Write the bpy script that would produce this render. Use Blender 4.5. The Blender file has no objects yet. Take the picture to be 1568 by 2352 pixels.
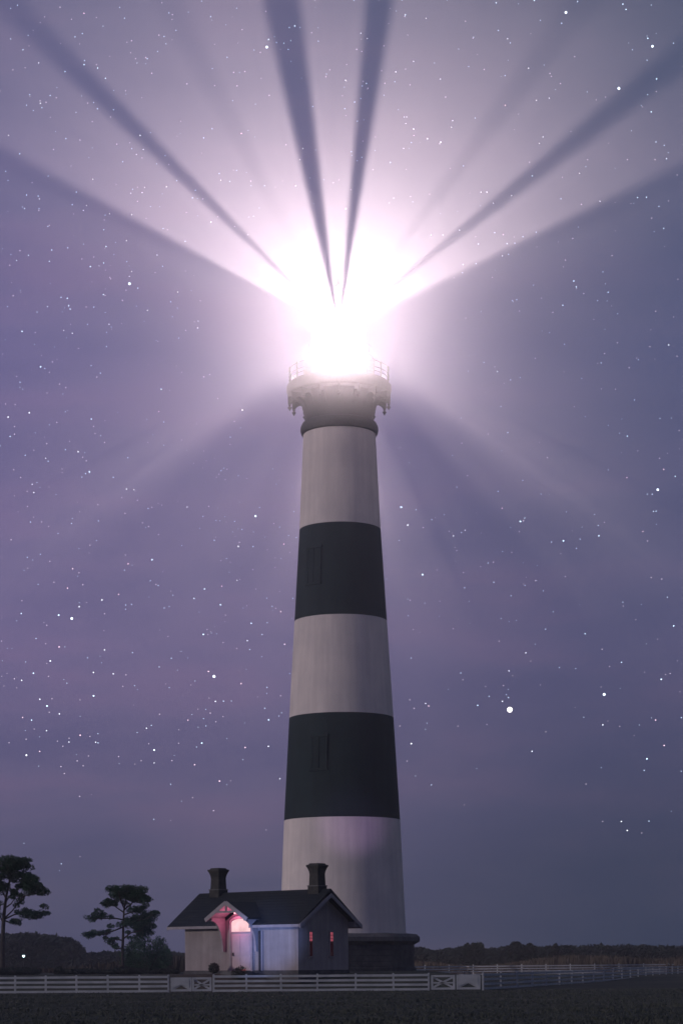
import bpy, math, random
from mathutils import Vector, Matrix
R = math.radians
rnd = random.Random(7)
sc = bpy.context.scene
col = sc.collection

# ---------------------------------------------------------------- camera
EYE = 1.625
F = 4600.0                     # focal length in picture widths of 1568
cam_d = bpy.data.cameras.new('camera'); cam = bpy.data.objects.new('camera', cam_d); col.objects.link(cam)
cam.location = (0, 0, EYE)
cam.rotation_mode = 'XYZ'
cam.matrix_world = Matrix.Translation((0, 0, EYE)) @ Matrix.Rotation(R(90), 4, 'X') @ Matrix.Rotation(R(-0.4), 4, 'Z')
cam_d.sensor_width = 36; cam_d.sensor_fit = 'VERTICAL'; cam_d.sensor_height = 54
cam_d.lens = 36 * F / 1568
cam_d.shift_y = 1036 / 2352
cam_d.clip_end = 9000
sc.camera = cam
sc.view_settings.view_transform = 'Standard'; sc.view_settings.look = 'None'
sc.view_settings.exposure = 0; sc.view_settings.gamma = 1
sc.cycles.volume_bounces = 1
sc.cycles.volume_step_rate = .6
sc.cycles.max_bounces = 5
sc.cycles.transparent_max_bounces = 24
sc.cycles.use_denoising = True

def P(px, py, D):              # a spot seen at (px, py) of the 1568 wide picture, D metres ahead
    return Vector(((px - 784) / F * D, D, EYE - (py - 2212) / F * D))

# ---------------------------------------------------------------- node helper
class NT:
    def __init__(s, nt): s.nt = nt; s.n = nt.nodes; s.l = nt.links
    def new(s, t, **k):
        n = s.n.new(t)
        for a, b in k.items():
            if a in n.inputs: n.inputs[a].default_value = b
            else: setattr(n, a, b)
        return n
    def link(s, a, b): s.l.new(a, b)

# ---------------------------------------------------------------- night sky
world = bpy.data.worlds.new('World'); sc.world = world; world.use_nodes = True
w = NT(world.node_tree); w.n.clear()
tc = w.new('ShaderNodeTexCoord'); sep = w.new('ShaderNodeSeparateXYZ'); w.link(tc.outputs['Generated'], sep.inputs[0])
def ramp(stops):
    r = w.new('ShaderNodeValToRGB'); e = r.color_ramp.elements
    while len(e) < len(stops): e.new(.5)
    for el, (p, c) in zip(e, stops): el.position = p; el.color = (*c, 1)
    return r
mpz = w.new('ShaderNodeMapRange'); mpz.inputs['From Min'].default_value = -.02; mpz.inputs['From Max'].default_value = .48
w.link(sep.outputs['Z'], mpz.inputs['Value'])
SKY_L = [(0, (0.0596, 0.0599, 0.1124)), (0.12, (0.083, 0.0814, 0.1517)), (0.35, (0.1592, 0.1299, 0.276)), (0.62, (0.1552, 0.1342, 0.3195)), (1, (0.0993, 0.1108, 0.2081))]
SKY_R = [(0, (0.0266, 0.0388, 0.0735)), (0.14, (0.0357, 0.0463, 0.0944)), (0.35, (0.0783, 0.0808, 0.1801)), (0.62, (0.0638, 0.0832, 0.2011)), (1, (0.054, 0.0797, 0.1407))]
rl, rr = ramp(SKY_L), ramp(SKY_R)
w.link(mpz.outputs[0], rl.inputs[0]); w.link(mpz.outputs[0], rr.inputs[0])
mpx = w.new('ShaderNodeMapRange'); mpx.inputs['From Min'].default_value = -.07; mpx.inputs['From Max'].default_value = .16; mpx.interpolation_type = 'SMOOTHSTEP'
w.link(sep.outputs['X'], mpx.inputs['Value'])
mx = w.new('ShaderNodeMix', data_type='RGBA')
w.link(mpx.outputs[0], mx.inputs['Factor']); w.link(rl.outputs[0], mx.inputs['A']); w.link(rr.outputs[0], mx.inputs['B'])
# thin streaks of night cloud
mapn = w.new('ShaderNodeMapping'); mapn.inputs['Scale'].default_value = (6, 6, 26); mapn.inputs['Rotation'].default_value = (0, R(6), 0)
w.link(tc.outputs['Generated'], mapn.inputs[0])
nz = w.new('ShaderNodeTexNoise'); nz.inputs['Scale'].default_value = 1.3; nz.inputs['Detail'].default_value = 5; nz.inputs['Roughness'].default_value = .55
w.link(mapn.outputs[0], nz.inputs['Vector'])
cr = ramp([(.3, (.80, .86, .92)), (.5, (1, 1, 1)), (.70, (1.26, 1.10, 1.06))]); w.link(nz.outputs['Fac'], cr.inputs[0])
mul = w.new('ShaderNodeMix', data_type='RGBA', blend_type='MULTIPLY'); mul.inputs['Factor'].default_value = 1
w.link(mx.outputs['Result'], mul.inputs['A']); w.link(cr.outputs[0], mul.inputs['B'])
nish = w.new('ShaderNodeTexSky', sky_type='NISHITA', sun_disc=False, sun_elevation=R(-6), sun_rotation=R(-70))
add = w.new('ShaderNodeMix', data_type='RGBA', blend_type='ADD'); add.inputs['Factor'].default_value = .02
w.link(mul.outputs['Result'], add.inputs['A']); w.link(nish.outputs[0], add.inputs['B'])
bg = w.new('ShaderNodeBackground'); bg.inputs['Strength'].default_value = 1.0
w.link(add.outputs['Result'], bg.inputs['Color'])
wo = w.new('ShaderNodeOutputWorld'); w.link(bg.outputs[0], wo.inputs['Surface'])

# ---------------------------------------------------------------- weak low light from the left (town glow / moon)
sd = bpy.data.lights.new('moonlight', 'SUN'); sd.energy = 1.0; sd.angle = R(6); sd.color = (1, .86, .84)
so = bpy.data.objects.new('moonlight', sd); col.objects.link(so)
so.rotation_euler = Vector((1.0, .42, -.22)).to_track_quat('-Z', 'Y').to_euler()

# cool headlight shining past the camera on the house front and the foot of the tower
hd = bpy.data.lights.new('headlight', 'SPOT'); hd.energy = 760000; hd.color = (.30, .42, 1.0); hd.shadow_soft_size = .06
hd.spot_size = R(2.25); hd.spot_blend = 1.0
ho = bpy.data.objects.new('headlight', hd); col.objects.link(ho); ho.location = (-18, -20, .9)
ho.rotation_euler = (Vector((-4.25, 121, 3.25)) - ho.location).to_track_quat('-Z', 'Y').to_euler()

h2 = bpy.data.lights.new('headlight', 'SPOT'); h2.energy = 190000; h2.color = (.70, .42, .92); h2.shadow_soft_size = .08; h2.spot_size = R(2.2); h2.spot_blend = 1.0
ho2 = bpy.data.objects.new('headlight', h2); col.objects.link(ho2); ho2.location = (-17.2, -20, .9)
ho2.rotation_euler = (Vector((.9, 146, 12.0)) - ho2.location).to_track_quat('-Z', 'Y').to_euler()

# ================================================================ materials
def mat(name, c1, c2=None, scale=3.0, rough=.8, bump=.0, metallic=0, spec=.3, detail=5, stretch=(1, 1, 1), streak=0):
    m = bpy.data.materials.new(name); m.use_nodes = True
    t = NT(m.node_tree); b = t.n['Principled BSDF']
    b.inputs['Roughness'].default_value = rough; b.inputs['Metallic'].default_value = metallic
    b.inputs['Specular IOR Level'].default_value = spec
    c2 = c2 or tuple(x * .8 for x in c1)
    tc = t.new('ShaderNodeTexCoord'); mp = t.new('ShaderNodeMapping'); mp.inputs['Scale'].default_value = stretch
    t.link(tc.outputs['Object'], mp.inputs[0])
    n = t.new('ShaderNodeTexNoise'); n.inputs['Scale'].default_value = scale; n.inputs['Detail'].default_value = detail; n.inputs['Roughness'].default_value = .6
    t.link(mp.outputs[0], n.inputs['Vector'])
    r = t.new('ShaderNodeValToRGB'); r.color_ramp.elements[0].position = .35; r.color_ramp.elements[1].position = .68
    r.color_ramp.elements[0].color = (*c2, 1); r.color_ramp.elements[1].color = (*c1, 1)
    t.link(n.outputs['Fac'], r.inputs[0]); out = r.outputs[0]
    if streak:
        mp2 = t.new('ShaderNodeMapping'); mp2.inputs['Scale'].default_value = (1.1, 1.1, .06); t.link(tc.outputs['Object'], mp2.inputs[0])
        n2 = t.new('ShaderNodeTexNoise'); n2.inputs['Scale'].default_value = 2.2; n2.inputs['Detail'].default_value = 6; t.link(mp2.outputs[0], n2.inputs['Vector'])
        r2 = t.new('ShaderNodeMapRange'); r2.inputs['From Min'].default_value = .35; r2.inputs['From Max'].default_value = .7
        r2.inputs['To Min'].default_value = 1 - streak; r2.inputs['To Max'].default_value = 1; t.link(n2.outputs['Fac'], r2.inputs[0])
        mm = t.new('ShaderNodeMix', data_type='RGBA', blend_type='MULTIPLY'); mm.inputs['Factor'].default_value = 1
        t.link(out, mm.inputs['A']); t.link(r2.outputs[0], mm.inputs['B']); out = mm.outputs['Result']
    t.link(out, b.inputs['Base Color'])
    if bump:
        bp = t.new('ShaderNodeBump'); bp.inputs['Strength'].default_value = bump; bp.inputs['Distance'].default_value = .05
        n3 = t.new('ShaderNodeTexNoise'); n3.inputs['Scale'].default_value = scale * 6; n3.inputs['Detail'].default_value = 4; t.link(mp.outputs[0], n3.inputs['Vector'])
        t.link(n3.outputs['Fac'], bp.inputs['Height']); t.link(bp.outputs[0], b.inputs['Normal'])
    return m
def emis(name, c, s, vary=0):
    m = bpy.data.materials.new(name); m.use_nodes = True; t = NT(m.node_tree); t.n.clear()
    e = t.new('ShaderNodeEmission'); e.inputs['Color'].default_value = (*c, 1); e.inputs['Strength'].default_value = s
    if vary:
        tc = t.new('ShaderNodeTexCoord'); n = t.new('ShaderNodeTexNoise'); n.inputs['Scale'].default_value = vary; t.link(tc.outputs['Object'], n.inputs['Vector'])
        mr = t.new('ShaderNodeMapRange'); mr.inputs['To Min'].default_value = s * .5; mr.inputs['To Max'].default_value = s * 1.5; t.link(n.outputs['Fac'], mr.inputs[0])
        t.link(mr.outputs[0], e.inputs['Strength'])
    o = t.new('ShaderNodeOutputMaterial'); t.link(e.outputs[0], o.inputs['Surface']); m.cycles.emission_sampling = 'NONE'
    return m
def clear_glass(name, tint=(.97, .96, .97), glow=0):
    m = bpy.data.materials.new(name); m.use_nodes = True; t = NT(m.node_tree); t.n.clear()
    tr = t.new('ShaderNodeBsdfTransparent'); tr.inputs['Color'].default_value = (*tint, 1)
    o = t.new('ShaderNodeOutputMaterial')
    if glow:
        e = t.new('ShaderNodeEmission'); e.inputs['Color'].default_value = (1, .93, .95, 1); e.inputs['Strength'].default_value = glow
        a = t.new('ShaderNodeAddShader'); t.link(tr.outputs[0], a.inputs[0]); t.link(e.outputs[0], a.inputs[1]); t.link(a.outputs[0], o.inputs['Surface']); m.cycles.emission_sampling = 'NONE'
    else:
        g = t.new('ShaderNodeBsdfGlossy'); g.inputs['Roughness'].default_value = .1
        mx = t.new('ShaderNodeMixShader'); mx.inputs[0].default_value = .05
        t.link(tr.outputs[0], mx.inputs[1]); t.link(g.outputs[0], mx.inputs[2]); t.link(mx.outputs[0], o.inputs['Surface'])
    return m

M_white = mat('white_painted_brick', (.82, .75, .69), (.68, .63, .60), .35, .85, .2, streak=.12)
M_black = mat('black_painted_brick', (.013, .032, .036), (.009, .023, .027), .6, .85, .3, streak=.2)
M_iron = mat('black_ironwork', (.05, .055, .06), (.035, .04, .045), 4, .6, .1)
M_stone = mat('granite_blocks', (.10, .10, .105), (.05, .052, .056), 1.6, .9, .5)
M_stone2 = mat('granite_coping', (.15, .15, .15), (.09, .092, .095), 1.3, .9, .5)
M_slate = mat('slate_roof', (.012, .019, .025), (.008, .013, .018), 5, .75, .4)
M_stucco = mat('pale_stucco_wall', (.38, .345, .34), (.31, .28, .275), 1.0, .9, .25, streak=.25)
M_trim = mat('pale_wood_trim', (.34, .32, .33), (.27, .25, .27), 3, .7, .1)
M_brick = mat('dark_chimney_brick', (.055, .055, .05), (.03, .032, .032), 3.5, .9, .5)
M_door = mat('painted_door', (.52, .42, .44), (.44, .35, .37), 2, .6, .05)
M_dark = mat('dark_metal', (.03, .03, .032), None, 5, .5)
M_fence = mat('white_fence_paint', (.48, .51, .52), (.34, .37, .38), 1.2, .8, .15)
M_bark = mat('pine_bark', (.06, .052, .045), (.035, .03, .027), 6, .95, .5)
M_leaf = mat('pine_needles', (.040, .098, .050), (.022, .058, .032), 1.1, .8, 0)
M_leafdark = mat('dark_evergreen', (.014, .026, .021), (.008, .015, .013), .25, .85, 0)
M_shrub = mat('shrub_leaves', (.055, .065, .05), (.03, .038, .032), 1.5, .85, 0)
M_reed = mat('dry_marsh_grass', (.085, .070, .054), (.035, .033, .028), .12, .9, 0)
M_redglass = emis('red_lit_window', (1, .20, .30), .36, 9)
M_reddim = emis('dim_red_window', (.9, .10, .22), .014, 5)
M_transom = emis('glowing_transom_glass', (1, .60, .64), 1.0, 1.2)
M_star = [emis('star_bluish', (.62, .82, 1), 3.6), emis('star_white', (.88, .92, 1), 3.0), emis('star_pinkish', (1, .68, .80), 2.6)]
M_faint = [emis('faint_star_bluish', (.6, .76, 1), 1.9), emis('faint_star_pale', (.95, .80, 1), 1.35)]

def ground_mat():
    m = bpy.data.materials.new('night_grass'); m.use_nodes = True; t = NT(m.node_tree); b = t.n['Principled BSDF']
    b.inputs['Roughness'].default_value = .95; b.inputs['Specular IOR Level'].default_value = .1
    tc = t.new('ShaderNodeTexCoord')
    mp = t.new('ShaderNodeMapping'); mp.inputs['Scale'].default_value = (.05, .18, .1); t.link(tc.outputs['Object'], mp.inputs[0])
    n = t.new('ShaderNodeTexNoise'); n.inputs['Scale'].default_value = 1; n.inputs['Detail'].default_value = 6; t.link(mp.outputs[0], n.inputs['Vector'])
    r = t.new('ShaderNodeValToRGB'); e = r.color_ramp.elements; e[0].position = .32; e[0].color = (.038, .050, .042, 1); e[1].position = .7; e[1].color = (.080, .084, .066, 1)
    t.link(n.outputs['Fac'], r.inputs[0])
    n2 = t.new('ShaderNodeTexNoise'); n2.inputs['Scale'].default_value = 3.5; n2.inputs['Detail'].default_value = 5; t.link(tc.outputs['Object'], n2.inputs['Vector'])
    mr = t.new('ShaderNodeMapRange'); mr.inputs['From Min'].default_value = .3; mr.inputs['From Max'].default_value = .7; mr.inputs['To Min'].default_value = .8; mr.inputs['To Max'].default_value = 1.15; t.link(n2.outputs['Fac'], mr.inputs[0])
    mm = t.new('ShaderNodeMix', data_type='RGBA', blend_type='MULTIPLY'); mm.inputs['Factor'].default_value = 1
    t.link(r.outputs[0], mm.inputs['A']); t.link(mr.outputs[0], mm.inputs['B']); t.link(mm.outputs['Result'], b.inputs['Base Color'])
    bp = t.new('ShaderNodeBump'); bp.inputs['Strength'].default_value = .7; bp.inputs['Distance'].default_value = .12
    t.link(n2.outputs['Fac'], bp.inputs['Height']); t.link(bp.outputs[0], b.inputs['Normal'])
    return m
M_ground = ground_mat()

# ================================================================ mesh helpers
class MB:
    def __init__(s): s.v = []; s.f = []
    def add(s, vs, fs):
        o = len(s.v); s.v += [tuple(x) for x in vs]; s.f += [tuple(i + o for i in f) for f in fs]; return s
    def hexa(s, p):            # 8 points: bottom ring, then top ring
        return s.add(p, [(3, 2, 1, 0), (4, 5, 6, 7), (0, 1, 5, 4), (1, 2, 6, 5), (2, 3, 7, 6), (3, 0, 4, 7)])
    def box(s, x0, x1, y0, y1, z0, z1):
        return s.hexa([(x0, y0, z0), (x1, y0, z0), (x1, y1, z0), (x0, y1, z0), (x0, y0, z1), (x1, y0, z1), (x1, y1, z1), (x0, y1, z1)])
    def bar(s, a, b, w, h, up=(0, 0, 1)):
        a, b = Vector(a), Vector(b); d = (b - a).normalized(); u = Vector(up)
        if abs(d.dot(u)) > .98: u = Vector((0, 1, 0))
        sd = d.cross(u).normalized() * (w / 2); u = sd.cross(d).normalized() * (h / 2)
        return s.hexa([a - sd - u, a + sd - u, b + sd - u, b - sd - u, a - sd + u, a + sd + u, b + sd + u, b - sd + u])
    def tube(s, pts, rad, n=8):
        pts = [Vector(p) for p in pts]; rings = []
        for i, p in enumerate(pts):
            d = (pts[min(i + 1, len(pts) - 1)] - pts[max(i - 1, 0)]).normalized()
            a = d.orthogonal().normalized(); b = d.cross(a); r = rad[i] if isinstance(rad, (list, tuple)) else rad
            rings.append([p + a * math.cos(2 * math.pi * k / n) * r + b * math.sin(2 * math.pi * k / n) * r for k in range(n)])
        for i in range(1, len(rings)):   # keep rings from twisting
            best = min(range(n), key=lambda k: (rings[i][k] - rings[i - 1][0] - (pts[i] - pts[i - 1])).length)
            rings[i] = rings[i][best:] + rings[i][:best]
        vs = [q for r_ in rings for q in r_]; fs = []
        for i in range(len(rings) - 1):
            for k in range(n):
                fs.append((i * n + k, i * n + (k + 1) % n, (i + 1) * n + (k + 1) % n, (i + 1) * n + k))
        fs.append(tuple(range(n))[::-1]); fs.append(tuple((len(rings) - 1) * n + k for k in range(n)))
        return s.add(vs, fs)
    def lathe(s, prof, n=96, caps=True, a0=0, c=(0, 0)):
        vs = []; fs = []
        for r, z in prof:
            for k in range(n):
                a = a0 + 2 * math.pi * k / n; vs.append((c[0] + r * math.cos(a), c[1] + r * math.sin(a), z))
        for i in range(len(prof) - 1):
            for k in range(n): fs.append((i * n + k, i * n + (k + 1) % n, (i + 1) * n + (k + 1) % n, (i + 1) * n + k))
        if caps:
            fs.append(tuple(range(n))[::-1]); fs.append(tuple((len(prof) - 1) * n + k for k in range(n)))
        return s.add(vs, fs)
    def extrude(s, poly, off):           # a flat polygon pushed along off
        n = len(poly); off = Vector(off); vs = [Vector(p) for p in poly] + [Vector(p) + off for p in poly]
        fs = [tuple(range(n))[::-1], tuple(range(n, 2 * n))] + [(k, (k + 1) % n, (k + 1) % n + n, k + n) for k in range(n)]
        return s.add(vs, fs)
    def build(s, name, m, parent=None, smooth=False, loc=None):
        me = bpy.data.meshes.new(name); me.from_pydata(s.v, [], s.f)
        for mm in (m if isinstance(m, list) else [m]): me.materials.append(mm)
        import bmesh
        if len(s.f) < 20000:
            bm = bmesh.new(); bm.from_mesh(me); bmesh.ops.recalc_face_normals(bm, faces=bm.faces); bm.to_mesh(me); bm.free()
        if smooth:
            me.polygons.foreach_set('use_smooth', [True] * len(me.polygons))
            me.set_sharp_from_angle(angle=R(35))
        o = bpy.data.objects.new(name, me); col.objects.link(o)
        if parent: o.parent = parent
        if loc is not None: o.location = loc
        return o
def tag(o, label=None, cat=None, group=None, kind=None):
    if label: o['label'] = label
    if cat: o['category'] = cat
    if group: o['group'] = group
    if kind: o['kind'] = kind
    return o
def empty(name, loc, rz=0):
    o = bpy.data.objects.new(name, None); col.objects.link(o); o.location = loc; o.rotation_euler = (0, 0, rz); o.empty_display_size = .3
    return o
def copy_tree(o, parent=None):
    c = o.copy(); col.objects.link(c); c.parent = parent
    for ch in list(o.children): copy_tree(ch, c)
    return c
def S(a, b, x):
    if a == b: return float(x > a)
    t = max(0, min(1, (x - a) / (b - a))); return t * t * (3 - 2 * t)

# ================================================================ ground
def H(x, y):
    mound = 1.0 * S(116.2, 121, y) * (1 - S(158, 180, y)) * (1 - S(6.6, 9.5, x)) * S(-60, -34, x)
    far = .28 * S(150, 190, y)
    return max(mound, far)
def axis(core, step, far, n):
    a = [core[0] + step * i for i in range(int((core[1] - core[0]) / step) + 1)]
    lo = [core[0] - (abs(far) - abs(core[0])) * (i / n) ** 3 for i in range(n, 0, -1)]
    hi = [core[1] + (far - core[1]) * (i / n) ** 3 for i in range(1, n + 1)]
    return lo + a + hi
xs = axis((-62, 45), .9, 1600, 14)
ys = [-60 + 6 * i for i in range(18)] + [48 + 2 * i for i in range(31)] + [110 + .6 * i for i in range(120)] + [182 + 9 * i for i in range(1, 20)] + [360 * 1.22 ** i for i in range(1, 11)]
g = MB(); nx = len(xs)
g.v = [(x, y, H(x, y)) for y in ys for x in xs]
g.f = [(j * nx + i, j * nx + i + 1, (j + 1) * nx + i + 1, (j + 1) * nx + i) for j in range(len(ys) - 1) for i in range(nx - 1)]
gr = g.build('ground', M_ground, smooth=True); tag(gr, 'dark open grass field under the night sky', 'ground', kind='structure')

# ================================================================ lighthouse
TX, TY, TZ = .12, 150.0, 1.0
tower = empty('lighthouse', (TX, TY, TZ))
tag(tower, 'tall black and white banded lighthouse with its beacon blazing at the top', 'lighthouse')
def zt(z): return z - TZ        # world height -> height above the tower's foot
PROF = [(-.2, 5.02), (3.97, 4.71), (12.29, 4.34), (19.95, 3.90), (27.18, 3.46), (34.03, 3.04), (41.13, 2.70)]
def rad(z):
    for (z0, r0), (z1, r1) in zip(PROF, PROF[1:]):
        if z <= z1: return r0 + (r1 - r0) * (z - z0) / (z1 - z0)
    return PROF[-1][1]
cuts = [3.6, 12.29, 19.95, 27.18, 34.03, 41.13]
for i in range(5):
    z0, z1 = cuts[i], cuts[i + 1]; k = 14
    prof = [(rad(z0 + (z1 - z0) * j / k), zt(z0 + (z1 - z0) * j / k)) for j in range(k + 1)]
    b = MB().lathe(prof, 128).build('tower_band', M_white if i % 2 == 0 else M_black, tower, smooth=True)
    b['label'] = ['white lowest band of the tower, behind the keeper\'s house', 'lower black band', 'white middle band', 'upper black band', 'white top band under the gallery'][i]
# windows set in the black bands
def tower_window(zc, ang, h=2.5, wd=.95):
    r = rad(zc); a = R(ang)          # angle from the side facing the camera, towards the left
    d = Vector((-math.sin(a), -math.cos(a), 0)); t = Vector((math.cos(a), -math.sin(a), 0)); tilt = (rad(zc + 1) - rad(zc - 1)) / 2
    up = Vector((d.x * tilt, d.y * tilt, 1)).normalized()
    c = d * (r + .02) + Vector((0, 0, zt(zc)))
    f = MB()
    for s in (-1, 1): f.bar(c + t * s * (wd / 2 + .1) - up * h / 2, c + t * s * (wd / 2 + .1) + up * h / 2, .16, .07, d)
    f.bar(c - t * (wd / 2 + .24) + up * (h / 2 + .13), c + t * (wd / 2 + .24) + up * (h / 2 + .13), .10, .2, up)
    f.bar(c - t * (wd / 2 + .27) - up * (h / 2 + .1), c + t * (wd / 2 + .27) - up * (h / 2 + .1), .12, .16, up)
    w_ = f.build('window', M_black, tower)
    MB().bar(c - up * h / 2, c + up * h / 2, wd, .05, d).build('window_pane', M_black, w_)
    q = MB(); q.bar(c + d * .06 - up * h / 2, c + d * .06 + up * h / 2, .06, .04, d); q.bar(c + d * .06 - t * wd / 2, c + d * .06 + t * wd / 2, .04, .05, up); q.build('glazing_bar', M_black, w_)
tower_window(30.9, 37); tower_window(17.0, 24, 2.3)
# octagonal granite foot
base = MB()
a0 = R(-4); R0 = 5.75
def octa(r, z): return (r, zt(z))
base.lathe([octa(R0 - .28, .6), octa(R0 - .28, 1.25), octa(R0 - .42, 1.3), octa(R0 - .42, 2.95)], 8, a0=a0)
sb = base.build('stone_base', M_stone, tower)
jm = MB()
for z in (1.72, 2.14, 2.56):
    jm.lathe([octa(R0 - .405, z), octa(R0 - .405, z + .03)], 8, a0=a0)
jm.build('stone_joint', M_dark, sb)
MB().lathe([octa(R0 - .42, 2.96), octa(R0 - .18, 3.1), octa(R0, 3.22), octa(R0, 3.52), octa(R0 - .22, 3.74), octa(4.75, 3.82)], 8, a0=a0).build('stone_cornice', M_stone2, sb)
# iron collar and gallery
MB().lathe([(2.70, zt(41.14)), (2.84, zt(41.2)), (2.92, zt(41.45)), (2.90, zt(41.7)), (2.78, zt(41.95)), (2.62, zt(42.03)), (2.3, zt(42.04))], 96).build('iron_collar', M_iron, tower, smooth=True)
MB().lathe([(2.55, zt(42.05)), (2.57, zt(42.5)), (2.64, zt(42.95)), (2.76, zt(43.35)), (2.95, zt(43.75)), (3.1, zt(44.0))], 96).build('gallery_neck', M_iron, tower, smooth=True)
deck = MB().lathe([(3.1, zt(44.01)), (3.72, zt(44.02)), (3.84, zt(44.12)), (3.92, zt(44.45)), (3.90, zt(44.75)), (3.75, zt(44.93)), (2.7, zt(44.98))], 96).build('gallery_deck', M_iron, tower, smooth=True)
def radial(a, r, z): return Vector((math.sin(a) * r, -math.cos(a) * r, z))
for k in range(16):
    a = R(22.5 * k); tdir = Vector((math.cos(a), math.sin(a), 0))
    prof = [(2.50, 42.9), (2.72, 43.0), (2.80, 43.35), (2.98, 43.62), (3.22, 43.74), (3.45, 43.66), (3.58, 43.56), (3.58, 43.50), (3.82, 43.50), (3.82, 43.62), (3.84, 44.05), (2.50, 44.05)]
    b = MB(); poly = [radial(a, r, zt(z)) - tdir * .07 for r, z in prof]; b.extrude(poly, tdir * .14)
    br = b.build('bracket', M_iron, deck)
    c = radial(a, 3.70, 0)
    MB().lathe([(.03, zt(43.51)), (.12, zt(43.44)), (.05, zt(43.36)), (.17, zt(43.24)), (.08, zt(43.12)), (.005, zt(42.98))], 10, c=(c.x, c.y)).build('pendant', M_iron, deck)
def railing(r, z, h, n, name, k_=1.0):
    rl = MB()
    for zz in (z + h, z + h * .55, z + h * .28):
        ring = [(r + .03 * k_ * math.cos(q), zz + .03 * k_ * math.sin(q)) for q in [k * math.pi / 3 for k in range(7)]]
        rl.lathe(ring, 96, caps=False)
    ro = rl.build(name, M_iron, tower, smooth=True)
    p0 = None
    for k in range(n):
        a = 2 * math.pi * (k + .5) / n
        if p0 is None:
            p0 = MB().lathe([(.05 * k_, 0), (.05 * k_, h * .95), (.09 * k_, h), (.05 * k_, h * 1.06), (.01, h * 1.12)], 8).build('railing_post', M_iron, ro)
            o = p0
        else:
            o = p0.copy(); col.objects.link(o); o.parent = ro
        o.location = radial(a, r, z)
railing(3.72, zt(44.93), 1.05, 16, 'gallery_railing')
MB().lathe([(2.66, zt(44.97)), (2.66, zt(46.6)), (2.66, zt(46.7)), (2.56, zt(46.85)), (2.52, zt(46.93)), (2.1, zt(46.95))], 96).build('watch_room', M_iron, tower, smooth=True)
railing(2.42, zt(46.93), .7, 8, 'lantern_railing', .3)
LZ = 49.1
MB().lathe([(2.12, zt(46.98)), (2.12, zt(47.1)), (2.16, zt(47.13)), (1.95, zt(47.14)), (1.95, zt(46.98))], 64).build('lantern_parapet', M_iron, tower, smooth=True)
glass = MB().lathe([(2.06, zt(47.15)), (2.06, zt(50.3))], 48, caps=False).build('lantern_glass', clear_glass('lantern_glazing', (.985, .975, .98), .12), tower, smooth=True)
mb0 = None
for k in range(8):
    a = R(45 * k + 22.5); m_ = MB().bar(radial(a, 2.1, zt(47.15)), radial(a, 2.1, zt(50.3)), .06, .06).build('glazing_bar', M_iron, glass)
roof = MB().lathe([(2.12, zt(50.31)), (1.95, zt(50.85)), (1.5, zt(51.35)), (.8, zt(51.7)), (.25, zt(51.82))], 48, caps=False).build('lantern_roof', clear_glass('roof_glazing', (.99, .98, .985)), tower, smooth=True)
MB().lathe([(.24, zt(51.82)), (.12, zt(52.0)), (.28, zt(52.2)), (.28, zt(52.35)), (.1, zt(52.55)), (.02, zt(53.2))], 20).build('finial', M_iron, roof, smooth=True)

# beacon: the lamp, its glass lens and added unseen blockers that shape the beams
LP = Vector((TX, TY, LZ)); vax = (LP - Vector((0, 0, EYE))).normalized()
lamp_pos = Vector((0, 0, zt(LZ)))
def bdir(phi, th):
    w_ = Vector((math.sin(R(phi)), 0, math.cos(R(phi)))); wp = (w_ - vax * w_.dot(vax)).normalized()
    return wp * math.cos(R(th)) + vax * math.sin(R(th))
blockers = MB(); SR = .62
def patch(p0, p1, t0, t1, np_=6, nt=24):
    f0 = t0 if callable(t0) else (lambda u, v=t0: v); f1 = t1 if callable(t1) else (lambda u, v=t1: v)
    vs = []
    for r in (SR, SR + .012):
        for i in range(np_ + 1):
            u = i / np_; ph = p0 + (p1 - p0) * u
            for j in range(nt + 1):
                vs.append(lamp_pos + bdir(ph, f0(u) + (f1(u) - f0(u)) * j / nt) * r)
    N = (np_ + 1) * (nt + 1); fs = []
    q = lambda i, j, s: s * N + i * (nt + 1) + j
    for i in range(np_):
        for j in range(nt):
            fs.append((q(i, j, 0), q(i + 1, j, 0), q(i + 1, j + 1, 0), q(i, j + 1, 0))); fs.append((q(i, j, 1), q(i, j + 1, 1), q(i + 1, j + 1, 1), q(i + 1, j, 1)))
    for i in range(np_):
        for j in (0, nt): fs.append((q(i, j, 0), q(i, j, 1), q(i + 1, j, 1), q(i + 1, j, 0)))
    for j in range(nt):
        for i in (0, np_): fs.append((q(i, j, 0), q(i, j + 1, 0), q(i, j + 1, 1), q(i, j, 1)))
    blockers.add(vs, fs)
def soft(pc, w, tc_, A, flat=1.0):
    f = lambda u: max(.01, A * min(1, flat * math.sin(math.pi * u) ** .9))
    patch(pc - w, pc + w, lambda u: tc_ - f(u), lambda u: min(85, tc_ + f(u)), 14, 24)
for r_ in [(-9.4, 3.3, 2, 80, 3.2), (7.45, 2.5, 2, 80, 3.0), (-45, 2.1, 12, 46, 1.1), (-63.0, 2.4, 16, 44, 1.1), (51.8, 2.4, 14, 34, 1.1), (66.6, 2.6, 16, 34, 1.1),
           (37, 3, 22, 9), (-27, 3, 20, 7), (-129, 2.4, 45, 20), (135.5, 2.6, 50, 16)]: soft(*r_)  # added blockers, each carving a dark ray into the glow
# added side blockers: dim the glow beside and just below the beams
side = lambda ph: -36 + 30 * (1 - S(64, 86, ph)) + 84 * S(100, 165, ph) + 3 * math.sin(ph * .38) * (1 - S(90, 120, ph))
patch(-165, -64.2, lambda u: side(165 - 100.8 * u), 86, 80); patch(67.5, 165, lambda u: side(67.5 + 97.5 * u), 86, 80)
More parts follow.
